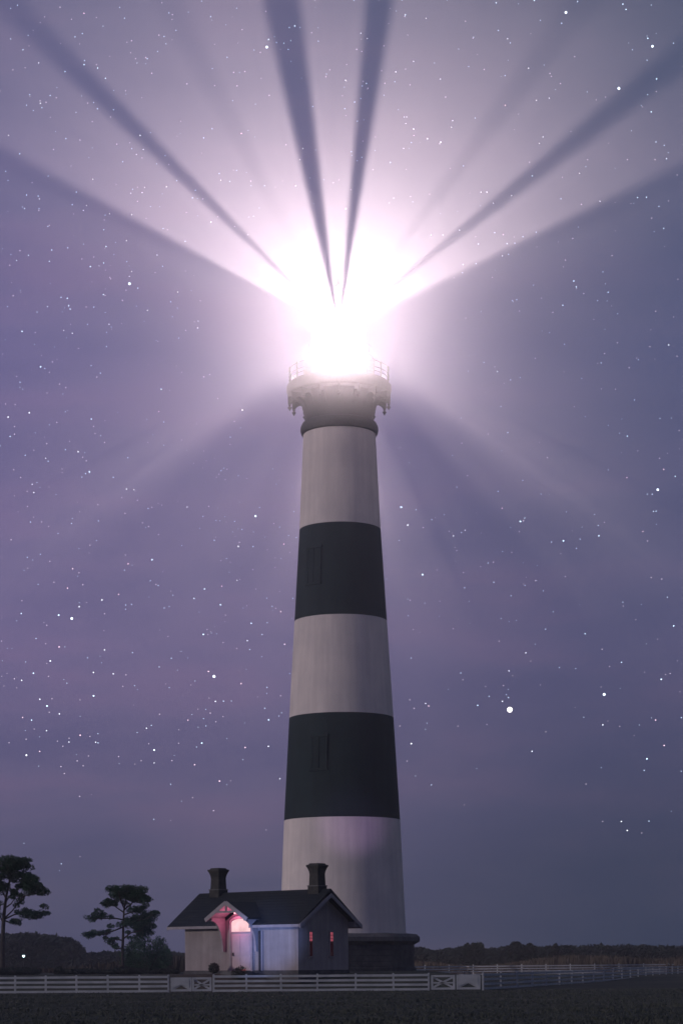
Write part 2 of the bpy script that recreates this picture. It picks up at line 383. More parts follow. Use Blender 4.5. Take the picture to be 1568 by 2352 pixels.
# added round blocker on the camera side of the lamp, open towards the bottom
patch(-172, 172, -88.5, lambda u: -80.0 - 1.2 * S(58, 74, abs(-172 + 344 * u)) - 6.4 * S(118, 160, abs(-172 + 344 * u)), 120, 8)
# added blocker below the lamp, keeping the beam off the field in front
vs = []; fs = []
for r in (.70, .712):
    for i in range(13):
        for j in range(9):
            az = R(-17 + 34 * i / 12); dp = R(25.5 + 20 * j / 8); vs.append(lamp_pos + Vector((math.sin(az) * math.cos(dp), -math.cos(az) * math.cos(dp), -math.sin(dp))) * r)
for l_ in (0, 117):
    for i in range(12):
        for j in range(8): fs.append((l_ + i * 9 + j, l_ + i * 9 + 9 + j, l_ + i * 9 + 10 + j, l_ + i * 9 + j + 1))
blockers.add(vs, fs)
def low_blocker(az0, az1, d0, d1, r0):
    vs = []; fs = []
    for r in (r0, r0 + .012):
        for i in range(17):
            for j in range(9):
                az = R(az0 + (az1 - az0) * i / 16); dp = R(d0 + (d1 - d0) * j / 8); vs.append(lamp_pos + Vector((math.sin(az) * math.cos(dp), math.cos(az) * math.cos(dp), -math.sin(dp))) * r)
    for l_ in (0, 153):
        for i in range(16):
            for j in range(8): fs.append((l_ + i * 9 + j, l_ + i * 9 + 9 + j, l_ + i * 9 + 10 + j, l_ + i * 9 + j + 1))
    blockers.add(vs, fs)
low_blocker(26, 56, 32, 41, .73)  # added blocker behind the lamp, keeping the beam off the far right fence
blockers.build('added_beam_blocker', M_dark, tower)  # invented mesh, unseen in the glare, there only to shape the light
MB().lathe([(.16, zt(48.35)), (.38, zt(48.65)), (.44, zt(49.1)), (.38, zt(49.55)), (.16, zt(49.85))], 32, caps=False).build('beacon_lens', clear_glass('lens_glass', (1, 1, 1), 1.5), tower, smooth=True)
ld = bpy.data.lights.new('beacon_light', 'POINT'); ld.energy = 1.18e5; ld.color = (1.0, .80, .83); ld.shadow_soft_size = .011
lo = bpy.data.objects.new('beacon_light', ld); col.objects.link(lo); lo.parent = tower; lo.location = lamp_pos

# ================================================================ keeper's oil house
HA = R(40); HY = 118.0; HX = (685 - 784) / F * HY
house = empty('oil_house', (HX, HY, 1.0), math.pi - HA)
# local frame: +x along the front wall (towards the left of the picture), -? y points into the house
# after the rotation local x = (-cos a, sin a); local y = (-sin a, -cos a) = out of the front wall
tag(house, 'small gabled house with slate roof, two chimneys and a pink lit porch', 'house')
L, Wd = 9.3, 4.6; EZ = 3.17; SL = .735; ov = .56; go = .6; gl = .95
body = MB(); ridge_z = 2.95 + SL * (Wd / 2) + .02
yb = -Wd
sec = [(0, 0, -.3), (0, yb, -.3), (0, yb, EZ + .05), (0, yb / 2, ridge_z), (0, 0, EZ + .05)]
body.extrude(sec, (L, 0, 0)); wall = body.build('wall', M_stucco, house)
MB().box(-.06, L + .06, yb - .06, .06, -.5, .22).build('foundation', M_stone, house)
# roof: two slabs
rt = .14
def roof_slab(sgn):
    y_e = ov if sgn > 0 else yb - ov; z_e = EZ + .07 - SL * ov; z_r = EZ + .07 + SL * Wd / 2
    yr = yb / 2
    pts = [(-go, y_e, z_e), (L + gl, y_e, z_e), (L + gl, yr, z_r), (-go, yr, z_r)]
    return [Vector(p) for p in pts] + [Vector(p) + Vector((0, 0, rt)) for p in pts]
rf = MB()
rf.hexa(roof_slab(-1))
def zroof(y): return EZ + .07 + SL * (-y)
def slab_piece(xa, xb, ya, yb2):
    p = [Vector((xa, ya, zroof(ya))), Vector((xb, ya, zroof(ya))), Vector((xb, yb2, zroof(yb2))), Vector((xa, yb2, zroof(yb2)))]
    rf.hexa(p + [q + Vector((0, 0, rt)) for q in p])
OP = 1.28                                   # the eave is broken where the porch hood stands
slab_piece(-go, 4.7 - OP, ov, yb / 2); slab_piece(4.7 + OP, L + gl, ov, yb / 2); slab_piece(4.7 - OP, 4.7 + OP, -.1, yb / 2)
roof_o = rf.build('roof', M_slate, house)
zr = ridge_z + .03 + rt
MB().bar((-go, yb / 2, zr + .01), (L + gl, yb / 2, zr + .01), .22, .07).build('ridge_cap', M_slate, roof_o)
# slate courses: thin raised lines
cs = MB()
for s in (1, -1):
    for k in range(1, 12):
        t_ = k / 12; y_e = ov if s > 0 else yb - ov; y_ = y_e + (yb / 2 - y_e) * t_; z_ = EZ + .07 - SL * ov + (ridge_z + .03 - EZ - .07 + SL * ov) * t_ + rt + .006
        z_ = EZ + .07 + SL * (-y_ if s > 0 else y_ - yb) + rt + .006
        if s > 0 and y_ > -.1:
            cs.bar((-go, y_, z_), (4.7 - OP, y_, z_), .05, .014); cs.bar((4.7 + OP, y_, z_), (L + gl, y_, z_), .05, .014)
        else: cs.bar((-go, y_, z_), (L + gl, y_, z_), .05, .014)
cs.build('slate_course', M_slate, roof_o)
# fascia and barge boards
fa = MB(); z_e = EZ + .07 - SL * ov
fa.box(-go + .02, 4.7 - OP, ov - .03, ov + .015, z_e - .06, z_e + .10).build('eave_board', M_trim, roof_o)
MB().box(4.7 + OP, L + gl - .02, ov - .03, ov + .015, z_e - .06, z_e + .10).build('eave_board', M_trim, roof_o)
MB().box(-go + .02, L + gl - .02, yb - ov - .015, yb - ov + .03, z_e - .10, z_e + .10).build('eave_board', M_trim, roof_o)
for xg in (-go - .03, L + gl + .03):
    for s in (1, -1):
        y_e = ov if s > 0 else yb - ov
        bb = MB(); a = Vector((xg, y_e, z_e + .02)); b_ = Vector((xg, yb / 2, ridge_z + .05))
        dn = Vector((0, 0, .15))
        bb.hexa([a - dn + Vector((-.03, 0, 0)), a - dn + Vector((.03, 0, 0)), b_ - dn + Vector((.03, 0, 0)), b_ - dn + Vector((-.03, 0, 0)),
                 a + dn * .6 + Vector((-.03, 0, 0)), a + dn * .6 + Vector((.03, 0, 0)), b_ + dn * .6 + Vector((.03, 0, 0)), b_ + dn * .6 + Vector((-.03, 0, 0))])
        bb.build('barge_board', M_trim, roof_o)
# boxed soffit ends under the gable eaves
for y0, y1 in ((0.0, ov - .05), (yb - ov + .05, yb)):
    MB().extrude([(-go + .05, y0, z_e - .02), (-go + .05, y1, z_e - .02), (-go + .05, y1 if y0 < -1 else y0, z_e + .3)], (go - .06, 0, 0)).build('eave_return', M_trim, roof_o)
# chimneys
def chimney(x, s=1.0):
    c = MB(); q = .42; zb = ridge_z - .5
    def sq(h, z): return [(x - h, yb / 2 - h, z), (x + h, yb / 2 - h, z), (x + h, yb / 2 + h, z), (x - h, yb / 2 + h, z)]
    lv = [(.52, zb), (.52, ridge_z + .52), (.47, ridge_z + .58), (.45, ridge_z + .62), (.42, ridge_z + 1.25), (.45, ridge_z + 1.42), (.53, ridge_z + 1.62), (.60, ridge_z + 1.72)]
    vs = []; fs = []
    for h, z in lv: vs += sq(h * .78, z + .04)
    for i in range(len(lv) - 1):
        for k in range(4): fs.append((i * 4 + k, i * 4 + (k + 1) % 4, (i + 1) * 4 + (k + 1) % 4, (i + 1) * 4 + k))
    fs += [(3, 2, 1, 0), tuple((len(lv) - 1) * 4 + k for k in range(4))]
    c.add(vs, fs); ch = c.build('chimney', M_brick, roof_o)
    t = MB(); vs = sq(.485, ridge_z + 1.765) + sq(.47, ridge_z + 1.86); t.hexa(vs); t.hexa(sq(.38, ridge_z + 1.865) + sq(.33, ridge_z + 1.95)); t.build('chimney_cap', M_brick, ch)
    MB().hexa(sq(.43, ridge_z + .57) + sq(.43, ridge_z + .63)).build('chimney_collar', M_stone2, ch)
    return ch
c1 = chimney(.46); c1['label'] = 'chimney at the gable end nearest the tower'
c2 = chimney(8.6); c2['label'] = 'chimney at the far left end of the roof'
# porch: wall gable with a projecting hood over the arched door
PX = 4.56
def pgable(hw, y0, y1, zb, ze, zt_): return [(PX - hw, y0, zb), (PX + hw, y0, zb), (PX + hw, y0, ze), (PX, y0, zt_), (PX - hw, y0, ze)]
MB().extrude(pgable(1.12, .04, 0, -.3, 3.28, 3.98), (0, -2.0, 0)).build('porch_wall', M_stucco, house)
hood = MB(); hz, hw, sl = 4.36, 1.66, .60; y1, y0 = 1.3, -1.45
for s in (1, -1):
    a = [(PX, y0, hz), (PX, y1, hz), (PX + s * hw, y1, hz - sl * hw), (PX + s * hw, y0 + 1.3, hz - sl * hw)]
    hood.hexa([Vector(p) - Vector((0, 0, .1)) for p in a] + [Vector(p) for p in a])
hood_o = hood.build('porch_hood', M_slate, house)
for s in (1, -1):
    a = Vector((PX, y1 + .04, hz - .07)); b_ = Vector((PX + s * (hw + .05), y1 + .04, hz - .07 - sl * (hw + .05)))
    MB().bar(a, b_, .07, .24, (0, 0, 1)).build('barge_board', M_trim, hood_o)
MB().bar((PX - .95, y1 + .03, hz - .62), (PX + .95, y1 + .03, hz - .62), .07, .12).build('collar_beam', M_trim, hood_o)
MB().bar((PX, y1 + .02, hz - .62), (PX, y1 + .02, hz - .1), .09, .09).build('king_post', M_trim, hood_o)
# boarded soffit of the hood, seen from below
sf = MB()
for s in (1, -1):
    a = [(PX, .06, hz - .13), (PX, y1, hz - .13), (PX + s * (hw - .06), y1, hz - .13 - sl * (hw - .06)), (PX + s * (hw - .06), .06, hz - .13 - sl * (hw - .06))]
    sf.hexa([Vector(p) - Vector((0, 0, .02)) for p in a] + [Vector(p) for p in a])
sf.build('soffit', M_trim, hood_o)
for s in (1, -1):
    x = PX + s * 1.35; zt0 = hz - .14 - sl * 1.35
    prof = [(.03, 1.35), (.03, zt0 - .02), (1.2, zt0 - .02), (1.2, zt0 - .2)]
    for k in range(1, 9):
        q = k / 9 * math.pi / 2
        prof.append((.22 + .98 * (1 - math.sin(q)), 1.35 + (zt0 - .2 - 1.35) * math.cos(q) ** 1.0))
    prof.append((.22, 1.35))
    MB().extrude([(x - .06, y, z) for y, z in prof], (.12, 0, 0)).build('porch_bracket', M_trim, hood_o)
# door with glowing arched transom
dw = .80; dz1 = 2.50; HOODX = PX; PX = PX - .1
door = MB().box(PX - dw, PX + dw, .045, .11, .22, dz1).build('door', M_door, house)
pn = MB()
for (xa, xb) in ((-.68, -.08), (.08, .68)):
    for (za, zb) in ((.4, 1.0), (1.15, 2.35)):
        pn.box(PX + xa, PX + xb, .111, .13, za, zb)
pn.build('door_panel', M_door, door)
MB().box(PX + .60, PX + .68, .131, .20, 1.1, 1.3).build('door_handle', M_dark, door)
arch = [(PX - dw, .05, dz1 + .06), (PX + dw, .05, dz1 + .06)] + [(PX + dw * math.cos(q), .05, dz1 + .60 + .24 * math.sin(q)) for q in [k * math.pi / 12 for k in range(13)]]
MB().extrude(arch, (0, .05, 0)).build('transom', M_transom, door)
fr = MB()
for s in (1, -1): fr.box(min(PX + s * dw, PX + s * (dw + .13)), max(PX + s * dw, PX + s * (dw + .13)), .045, .16, 0, dz1 + .62)
fr.box(PX - dw, PX + dw, .046, .15, dz1 - .005, dz1 + .055)
pa = [Vector((PX + (dw + .13) * math.cos(q), .1, dz1 + .62 + .36 * math.sin(q))) for q in [k * math.pi / 12 for k in range(13)]]
fr.tube(pa, .07, 6); fr.build('door_frame', M_trim, door)
MB().box(PX - .95, PX + .95, .05, .95, -.4, .18).build('door_step', M_stone2, house)
MB().box(PX - .33, PX + .10, .112, .125, .225, .275).build('threshold_glow', emis('light_under_door', (1, .22, .25), 1.6), door)
PX = HOODX
# corner boards and downpipes
MB().tube([(PX - 1.55, .09, .2), (PX - 1.55, .09, 2.6)], .06, 10).build('downpipe', M_dark, house)
MB().tube([(PX - 1.75, .07, .2), (PX - 1.75, .07, 2.6)], .04, 10).build('downpipe', M_trim, house)
MB().box(-.02, .1, .001, .02, .22, 2.6).build('corner_board', M_trim, house)
# two slit windows in the gable wall (local x = 0 plane, facing -x)
for yc in (-1.12, -3.02):
    f = MB(); z0, z1 = 1.05, 2.48; hwid = .125
    for s in (1, -1): f.box(-.05, .02, yc + s * (hwid + .05) - .05, yc + s * (hwid + .05) + .05, z0, z1)
    f.box(-.08, .02, yc - hwid - .16, yc + hwid + .16, z0 - .10, z0 - .005); f.box(-.07, .02, yc - hwid - .1, yc + hwid + .1, z1 + .005, z1 + .09)
    wn = f.build('window', M_stucco, house)
    MB().box(-.02, .02, yc - hwid + .001, yc + hwid - .001, 1.93, z1).build('window_pane', M_redglass, wn)
    MB().box(-.02, .02, yc - hwid + .001, yc + hwid - .001, z0, 1.90).build('lower_pane', M_reddim, wn)
    q = MB(); q.box(-.035, -.021, yc - hwid, yc + hwid, 1.895, 1.935)
    for zz in (2.1, 2.29): q.box(-.035, -.021, yc - hwid, yc + hwid, zz, zz + .02)
    q.box(-.033, -.0215, yc - .012, yc + .012, z0, z1); q.build('glazing_bar', M_dark, wn)
HM = Matrix.Translation(house.location) @ Matrix.Rotation(math.pi - HA, 4, 'Z')
def hw_(x, y, z): return HM @ Vector((x, y, z))
# porch lamp
pl = empty('porch_lamp', hw_(PX, .55, 3.72)); tag(pl, 'small globe lamp glowing pink under the peak of the porch hood', 'lamp')
MB().lathe([(.01, -.10), (.05, -.08), (.07, -.02), (.05, .07), (.02, .10)], 14).build('lamp_globe', emis('pink_globe', (1, .45, .52), 2.2), pl, smooth=True)
MB().tube([(0, 0, .11), (0, 0, .34)], .015, 6).build('lamp_stem', M_dark, pl)
pd = bpy.data.lights.new('porch_light', 'POINT'); pd.energy = 42; pd.color = (1, .20, .38); pd.shadow_soft_size = .1
po = bpy.data.objects.new('porch_light', pd); col.objects.link(po); po.location = hw_(PX + .1, .62, 3.2)

# ================================================================ foliage helpers
def leafball(mb, c, rx, ry, rz, n, size, tri=False):
    c = Vector(c)
    for _ in range(n):
        while True:
            p = Vector((rnd.uniform(-1, 1), rnd.uniform(-1, 1), rnd.uniform(-1, 1)))
            if p.length <= 1: break
        p = p.normalized() * (p.length ** .55) * (1 + rnd.uniform(-.12, .12))
        q = c + Vector((p.x * rx, p.y * ry, p.z * rz))
        a = Vector((rnd.gauss(0, 1), rnd.gauss(0, 1), rnd.gauss(0, 1))).normalized(); b = a.orthogonal().normalized()
        s = size * rnd.uniform(.6, 1.4); k = .35 if not tri else .5
        mb.add([q - a * s - b * s * k * .3, q + b * s * k, q + a * s, q - b * s * k], [(0, 1, 2, 3)])
def pine(name_label, base_px, D, clumps, limbs, trunk, dens=1.0, cat='tree', scale_src=(0, 1913, .28)):
    ox, oy, k = scale_src
    def Q(X, Y, dd=0): return P(ox + X * k, oy + Y * k, D + dd) - Vector((0, dd, 0)) * 0
    b = Q(*base_px); root_z = H(b.x, D)
    t = empty('pine_tree', (b.x, D, root_z)); tag(t, name_label, cat, 'pine trees beside the lighthouse')
    o = Vector((b.x, D, root_z)); m = k * D / F
    tb = MB(); pts = [Vector((b.x, D, root_z - .2)) - o] + [Q(X, Y) - o for X, Y, r in trunk]
    tb.tube(pts, [trunk[0][2] * .85] + [r * .72 for X, Y, r in trunk], 10); tr = tb.build('trunk', M_bark, t, smooth=True)
    for lm in limbs:
        dy = rnd.uniform(-.9, .9); n = len(lm) - 1
        pts = [Q(X, Y) + Vector((0, dy * i / n, 0)) - o for i, (X, Y) in enumerate(lm)]
        MB().tube(pts, [.055 - .035 * i / n for i in range(n + 1)], 6).build('limb', M_bark, tr, smooth=True)
    cr_ = MB()
    clumps = clumps + [(X, Y - 14, 34, 20) for lm in limbs for X, Y in lm[2:]] + [((a_[0] + b_[0]) / 2, (a_[1] + b_[1]) / 2 - 14, 26, 13) for lm in limbs for a_, b_ in zip(lm[1:], lm[2:])]
    for X, Y, rx, rz in clumps:
        sub = max(3, int(rx * rz / 300))
        for _ in range(sub):
            an = rnd.uniform(0, 2 * math.pi); rr_ = math.sqrt(rnd.random()) * .72
            cX, cY = X + math.cos(an) * rr_ * rx, Y + math.sin(an) * rr_ * rz
            r = rnd.uniform(.34, .58) * min(rx, rz) * m + .11
            p = Q(cX, cY) + Vector((0, rnd.uniform(-1, 1) * rx * m * .75, 0)) - o
            leafball(cr_, p, r * 1.35, r * 1.35, r * .8, int(95 * dens * (r / .3) ** 2) + 16, .075)
    cr_.build('crown', M_leaf, t)
    return t
# right-hand pine of the pair (coordinates read in the zoomed photograph)
pine('umbrella shaped pine nearest the left end of the house', (1010, 1140), 134,
     [(905, 440, 35, 28), (1000, 450, 80, 32), (1090, 450, 60, 38), (1160, 480, 60, 45), (1205, 530, 42, 38), (1100, 510, 90, 35), (980, 520, 60, 30),
      (890, 540, 45, 32), (930, 575, 60, 20), (1190, 590, 45, 18), (1040, 570, 60, 18), (820, 625, 30, 20), (850, 660, 25, 12), (745, 685, 48, 28), (790, 650, 20, 18),
      (1270, 655, 48, 30), (1225, 690, 55, 35), (1140, 700, 75, 35), (1060, 710, 60, 30), (1180, 760, 80, 40), (1250, 750, 30, 40), (1000, 740, 50, 18), (1120, 770, 60, 22), (925, 755, 60, 16),
      (720, 820, 50, 34), (780, 805, 40, 22), (840, 800, 26, 14), (870, 850, 20, 8), (1060, 800, 30, 14), (1210, 800, 55, 22), (1150, 625, 30, 9), (950, 850, 22, 8), (1090, 850, 40, 12), (960, 930, 30, 8), (1120, 615, 100, 26), (1140, 735, 120, 50), (985, 485, 90, 36), (1100, 480, 90, 40), (1200, 820, 70, 26), (1180, 655, 80, 20), (900, 560, 60, 34), (1150, 540, 90, 30)],
     [[(1012, 760), (940, 790), (860, 820), (760, 825)], [(1015, 700), (960, 690), (860, 690), (780, 690)], [(1020, 640), (960, 600), (900, 550)], [(1016, 760), (1080, 720), (1200, 700), (1270, 660)],
      [(1022, 620), (1080, 570), (1150, 500)], [(1010, 870), (960, 860), (900, 880)], [(1010, 860), (1080, 810), (1180, 790)], [(1018, 660), (1080, 640), (1160, 625)], [(1020, 600), (1000, 540), (990, 470)], [(1006, 930), (960, 940), (920, 910)]],
     [(1006, 1090, .14), (1005, 980, .13), (1012, 860, .12), (1016, 740, .10), (1022, 620, .08), (1040, 520, .05)])
pine('taller pine cut off by the left edge of the frame', (28, 1160), 128,
     [(40, 215, 50, 40), (110, 195, 60, 32), (180, 235, 65, 42), (235, 200, 25, 32), (235, 260, 35, 40), (90, 270, 80, 40), (20, 270, 50, 35), (170, 310, 80, 30), (270, 370, 55, 45), (215, 385, 60, 45),
      (310, 430, 60, 35), (370, 450, 38, 40), (250, 440, 70, 30), (330, 475, 50, 16), (140, 370, 40, 30), (30, 440, 40, 60), (70, 420, 30, 30), (120, 485, 24, 22), (-30, 400, 60, 80), (-70, 300, 60, 70), (-20, 560, 40, 50),
      (240, 655, 62, 36), (300, 655, 45, 34), (345, 640, 35, 24), (370, 595, 22, 28), (390, 640, 18, 12), (150, 715, 28, 20), (100, 710, 26, 10), (-60, 640, 60, 40), (200, 640, 30, 14), (10, 340, 30, 20), (200, 330, 70, 30), (60, 320, 40, 40), (250, 410, 90, 36), (120, 230, 90, 40), (290, 660, 90, 24)],
     [[(45, 680), (110, 620), (160, 560), (200, 510), (300, 475)], [(48, 560), (80, 500), (150, 440), (220, 400)], [(40, 690), (120, 650), (200, 640), (300, 650)], [(45, 700), (90, 720), (150, 715)], [(30, 720), (0, 660), (-30, 560)],
      [(60, 500), (80, 400), (100, 300), (150, 240)], [(55, 520), (20, 440), (-20, 380)], [(45, 600), (90, 560), (130, 490)]],
     [(24, 1080, .21), (26, 900, .18), (32, 740, .17), (42, 620, .14), (58, 500, .11), (85, 380, .08), (100, 260, .05)])

def bush(label, px, pyb, D, w_px, h_px, group, matl=M_shrub, n=700, size=.09, cat='bush', name='bush', lobes=6):
    sc_ = D / F; c = P(px, pyb, D); z0 = H(c.x, D)
    t = empty(name, (c.x, D, z0)); tag(t, label, cat, group)
    top = EYE - (pyb - h_px - 2212) * sc_; h = max(.35, top - z0); wd = w_px * sc_
    mb = MB()
    for i in range(lobes):
        x = (i + .5) / lobes * 2 - 1; hh = h * (1 - .35 * x * x) * rnd.uniform(.8, 1.05)
        leafball(mb, (x * wd * .42, rnd.uniform(-.3, .3) * wd, hh * .52), wd / lobes * 1.0, wd * .35, hh * .5, n // lobes, size)
    mb.build('crown', matl, t)
    tt = MB()
    for i in range(3): tt.tube([(0, 0, -.1), ((i - 1) * wd * .12, 0, h * .25), ((i - 1) * wd * .25, 0, h * .6)], [.05, .04, .02], 5)
    tt.build('trunk', M_bark, t)
    return t
G = 'low bushes behind the white fence'
bush('large dark bush spreading right of the slender pine', 338, 2206, 140, 125, 70, G, M_leaf, 5200, .10, lobes=9)
bush('low dark bush behind the fence at the left edge of the frame', 30, 2237, 127, 120, 22, G, n=2600)
bush('small upright bush between the two pines', 138, 2237, 132, 26, 22, G, n=800)
bush('low wide bush left of the slender pine\'s trunk', 200, 2238, 131, 110, 18, G, n=2400)
bush('low dark bush at the foot of the slender pine', 290, 2238, 128, 90, 20, G, n=2400)
bush('low bush against the left corner of the house', 378, 2236, 130, 70, 14, G, n=1800)
G2 = 'shrubs flanking the porch door'
def shrub_at(p, label, s):
    z0 = H(p.x, p.y); t = empty('shrub', (p.x, p.y, z0)); tag(t, label, 'shrub', G2); mb = MB()
    for k in range(5): leafball(mb, (rnd.uniform(-.15, .15), rnd.uniform(-.15, .15), .32 + rnd.uniform(-.1, .15)), .28 * s, .28 * s, .27 * s, 260, .05)
    mb.build('foliage', M_shrub, t); MB().tube([(0, 0, -.05), (0, 0, .4)], .03, 5).build('stem', M_bark, t)
shrub_at(hw_(PX + 1.25, 1.15, 0), 'round dark shrub left of the porch door', 1.1)
shrub_at(hw_(PX - 1.0, 1.25, 0), 'round dark shrub right of the porch door', 1.25)

# ================================================================ marsh grass and woods
def reeds(name, label, x0, x1, y0, y1, h0, h1, n, wdt=.22):
    mb = MB()
    for _ in range(n):
        y = rnd.uniform(y0, y1); x = rnd.uniform(x0, x1) * y / ((y0 + y1) / 2)
        z = H(x, y) - .05; h = rnd.uniform(h0, h1) * (.8 + .35 * math.sin(x * .21 + 1.3) * math.sin(x * .083)); a = rnd.uniform(0, math.pi); s = wdt * rnd.uniform(.5, 1.3)
        dx, dy = math.cos(a) * s, math.sin(a) * s; lx = rnd.uniform(-.3, .3)
        mb.add([(x - dx, y - dy, z), (x + dx, y + dy, z), (x + dx * .3 + lx, y + dy * .3, z + h), (x - dx * .2 + lx, y - dy * .2, z + h * .93)], [(0, 1, 2, 3)])
    tag(mb.build(name, M_reed), label, 'marsh grass', kind='stuff')
reeds('marsh_grass', 'tall brown marsh grass behind the bushes on the left', -48, -13, 172, 200, 1.2, 2.1, 9000)
reeds('marsh_grass', 'pale brown marsh grass in front of the right treeline', 9, 60, 232, 262, 1.3, 2.3, 9000)

def woods(name, label, D0, D1, prof, n, size, mat_=M_leafdark):
    mb = MB()
    for _ in range(n):
        i = rnd.randrange(len(prof) - 1); u = rnd.random(); px = prof[i][0] + (prof[i + 1][0] - prof[i][0]) * u; py = prof[i][1] + (prof[i + 1][1] - prof[i][1]) * u
        D = rnd.uniform(D0, D1); top = P(px, py + 6, D); z0 = H(top.x, D); h = top.z - z0
        v = 1 - rnd.random() ** 2.0 * .97; bump = 1 + .08 * math.sin(top.x * 1.1) * math.sin(top.x * .37 + 2)
        leafball(mb, (top.x, D, z0 + h * v * bump - size * .6), size * 1.7, size * 1.7, size * 1.2, 9, size * .55, True)
    return tag(mb.build(name, mat_), label, 'woods', kind='stuff')
woods('woods', 'dark wooded rise beyond the field on the left', 300, 330,
      [(-60, 2142), (0, 2141), (30, 2144), (66, 2140), (105, 2146), (118, 2144), (135, 2150), (152, 2153), (165, 2157), (174, 2168), (178, 2180), (183, 2187)], 4300, .75)
woods('woods', 'low dark treeline running left of the house', 330, 350, [(170, 2182), (215, 2186), (250, 2181), (300, 2185), (370, 2184), (420, 2184), (560, 2188)], 2600, .7)
woods('woods', 'long low treeline across the horizon on the right', 330, 370,
      [(900, 2182), (960, 2178), (1000, 2183), (1050, 2182), (1060, 2178), (1130, 2182), (1180, 2178), (1240, 2179), (1300, 2176), (1400, 2175), (1500, 2177), (1640, 2178)], 5200, .75)
def far_tree(label, px, top, w_px, D=300):
    b = P(px, 2210, D); z0 = H(b.x, D); h = P(px, top, D).z - z0; wd = w_px * D / F
    t = empty('round_tree', (b.x, D, z0)); tag(t, label, 'tree', 'rounded trees standing out of the right treeline'); mb = MB()
    for k in range(9):
        leafball(mb, (rnd.uniform(-.38, .38) * wd, rnd.uniform(-.3, .3) * wd, h * rnd.uniform(.35, .8)), wd * .24, wd * .24, h * .2, 150, .32, True)
    leafball(mb, (0, 0, h * .84), wd * .2, wd * .2, h * .14, 120, .3, True)
    mb.build('crown', M_leafdark, t); MB().tube([(0, 0, -.2), (.1, 0, h * .4), (0, 0, h * .7)], [.18, .14, .08], 7).build('trunk', M_bark, t)
far_tree('rounded tree above the right treeline, nearest the lighthouse base', 1073, 2168, 34); far_tree('rounded tree second from the lighthouse base in the treeline', 1095, 2167, 30)
far_tree('broad tree at the tallest point of the right treeline', 1187, 2165, 46); far_tree('tree just right of the tallest one in the right treeline', 1215, 2168, 34)
far_tree('small pointed tree standing apart farther right on the treeline', 1275, 2171, 26)

gm = MB()
for _ in range(34000):
    y = 50 + 66 * rnd.random() ** 1.3; x = rnd.uniform(-.185, .185) * y; h = rnd.uniform(.02, .07) * (1 + .8 * math.sin(x * .8 + math.sin(y * .5) * 2)); a = rnd.uniform(0, math.pi); q = rnd.uniform(.015, .05)
    gm.add([(x - q * math.cos(a), y - q * math.sin(a), -.01), (x + q * math.cos(a), y + q * math.sin(a), -.01), (x + rnd.uniform(-.07, .07), y, max(.04, h))], [(0, 1, 2)])
tag(gm.build('grass', mat('grass_blades', (.066, .074, .058), (.046, .057, .046), .3, .9)), 'short rough grass tufts in the foreground field', 'grass', kind='stuff')

# distant lamp left of the pines
dl = P(55, 2190, 260); z0 = H(dl.x, 260)
sl_ = empty('street_lamp', (dl.x, 260, z0)); tag(sl_, 'small distant blue-white lamp in front of the dark woods', 'street lamp')
hh = dl.z - z0
MB().tube([(0, 0, -.2), (0, 0, hh - .2)], .05, 6).build('lamp_post', M_dark, sl_)
MB().lathe([(.12, hh + .3), (.32, hh + .12), (.34, hh + .05)], 12).build('lamp_cap', M_dark, sl_)
MB().lathe([(.03, hh - .2), (.13, hh - .12), (.16, hh), (.10, hh + .1)], 12).build('lamp_globe', emis('distant_lamp_glow', (.62, .95, 1), 6), sl_, smooth=True)

# ================================================================ fences
def fence(label, posts, hgt=.98, skip=()):
    o = Vector(posts[0]); root = empty('rail_fence', o); tag(root, label, 'fence')
    for p in posts:
        q = Vector(p) - o
        lean = rnd.uniform(-.02, .02)
        MB().hexa([(q.x - .055, q.y - .055, q.z - .3), (q.x + .055, q.y - .055, q.z - .3), (q.x + .055, q.y + .055, q.z - .3), (q.x - .055, q.y + .055, q.z - .3), (q.x - .055 + lean, q.y - .055, q.z + hgt + .02), (q.x + .055 + lean, q.y - .055, q.z + hgt + .02), (q.x + .055 + lean, q.y + .055, q.z + hgt + .02), (q.x - .055 + lean, q.y + .055, q.z + hgt + .02)]).build('post', M_fence, root)
        MB().add([(q.x + lean - .065, q.y - .065, q.z + hgt + .023), (q.x + lean + .065, q.y - .065, q.z + hgt + .023), (q.x + lean + .065, q.y + .065, q.z + hgt + .023), (q.x + lean - .065, q.y + .065, q.z + hgt + .023), (q.x + lean, q.y, q.z + hgt + .06)],
                 [(3, 2, 1, 0), (0, 1, 4), (1, 2, 4), (2, 3, 4), (3, 0, 4)]).build('post_cap', M_fence, root)
    for zz in (.09, .36, .63, .90):
        mb = MB()
        for a, b in zip(posts, posts[1:]):
            mb.bar(Vector(a) - o + Vector((0, -.09, zz)), Vector(b) - o + Vector((0, -.09, zz + rnd.uniform(-.014, .014))), .035, .13)
        mb.build('rail', M_fence, root)
    return root
def fp(px, D): p = P(px, 2212, D); return (p.x, D, H(p.x, D))
fence('white four-rail fence running from the left frame edge to the small gate', [fp(x, 115) for x in (-110, -37, 35, 105, 176, 248, 320, 387)])
fence('white four-rail fence in front of the house between the two gates', [fp(x, 115) for x in (490, 566, 645, 728, 816, 903, 984)])
pts = []
for t_ in [i / 22 for i in range(23)]:
    x = 8.1 + (39 - 8.1) * t_; y = 115 + (222 - 115) * t_
    pts.append((x, y, H(x, y) * .3))
fence('white four-rail fence running away to the right from the larger gate', pts)
pts = []
for i in range(13):
    px = 930 + (1640 - 930) * i / 12; D = 184 + (222 - 184) * i / 12; x = (px - 784) / F * D
    pts.append((x, D + 14, H(x, D + 14) - .0))
fence('distant white fence crossing the field right of the lighthouse base', pts, 1.05)
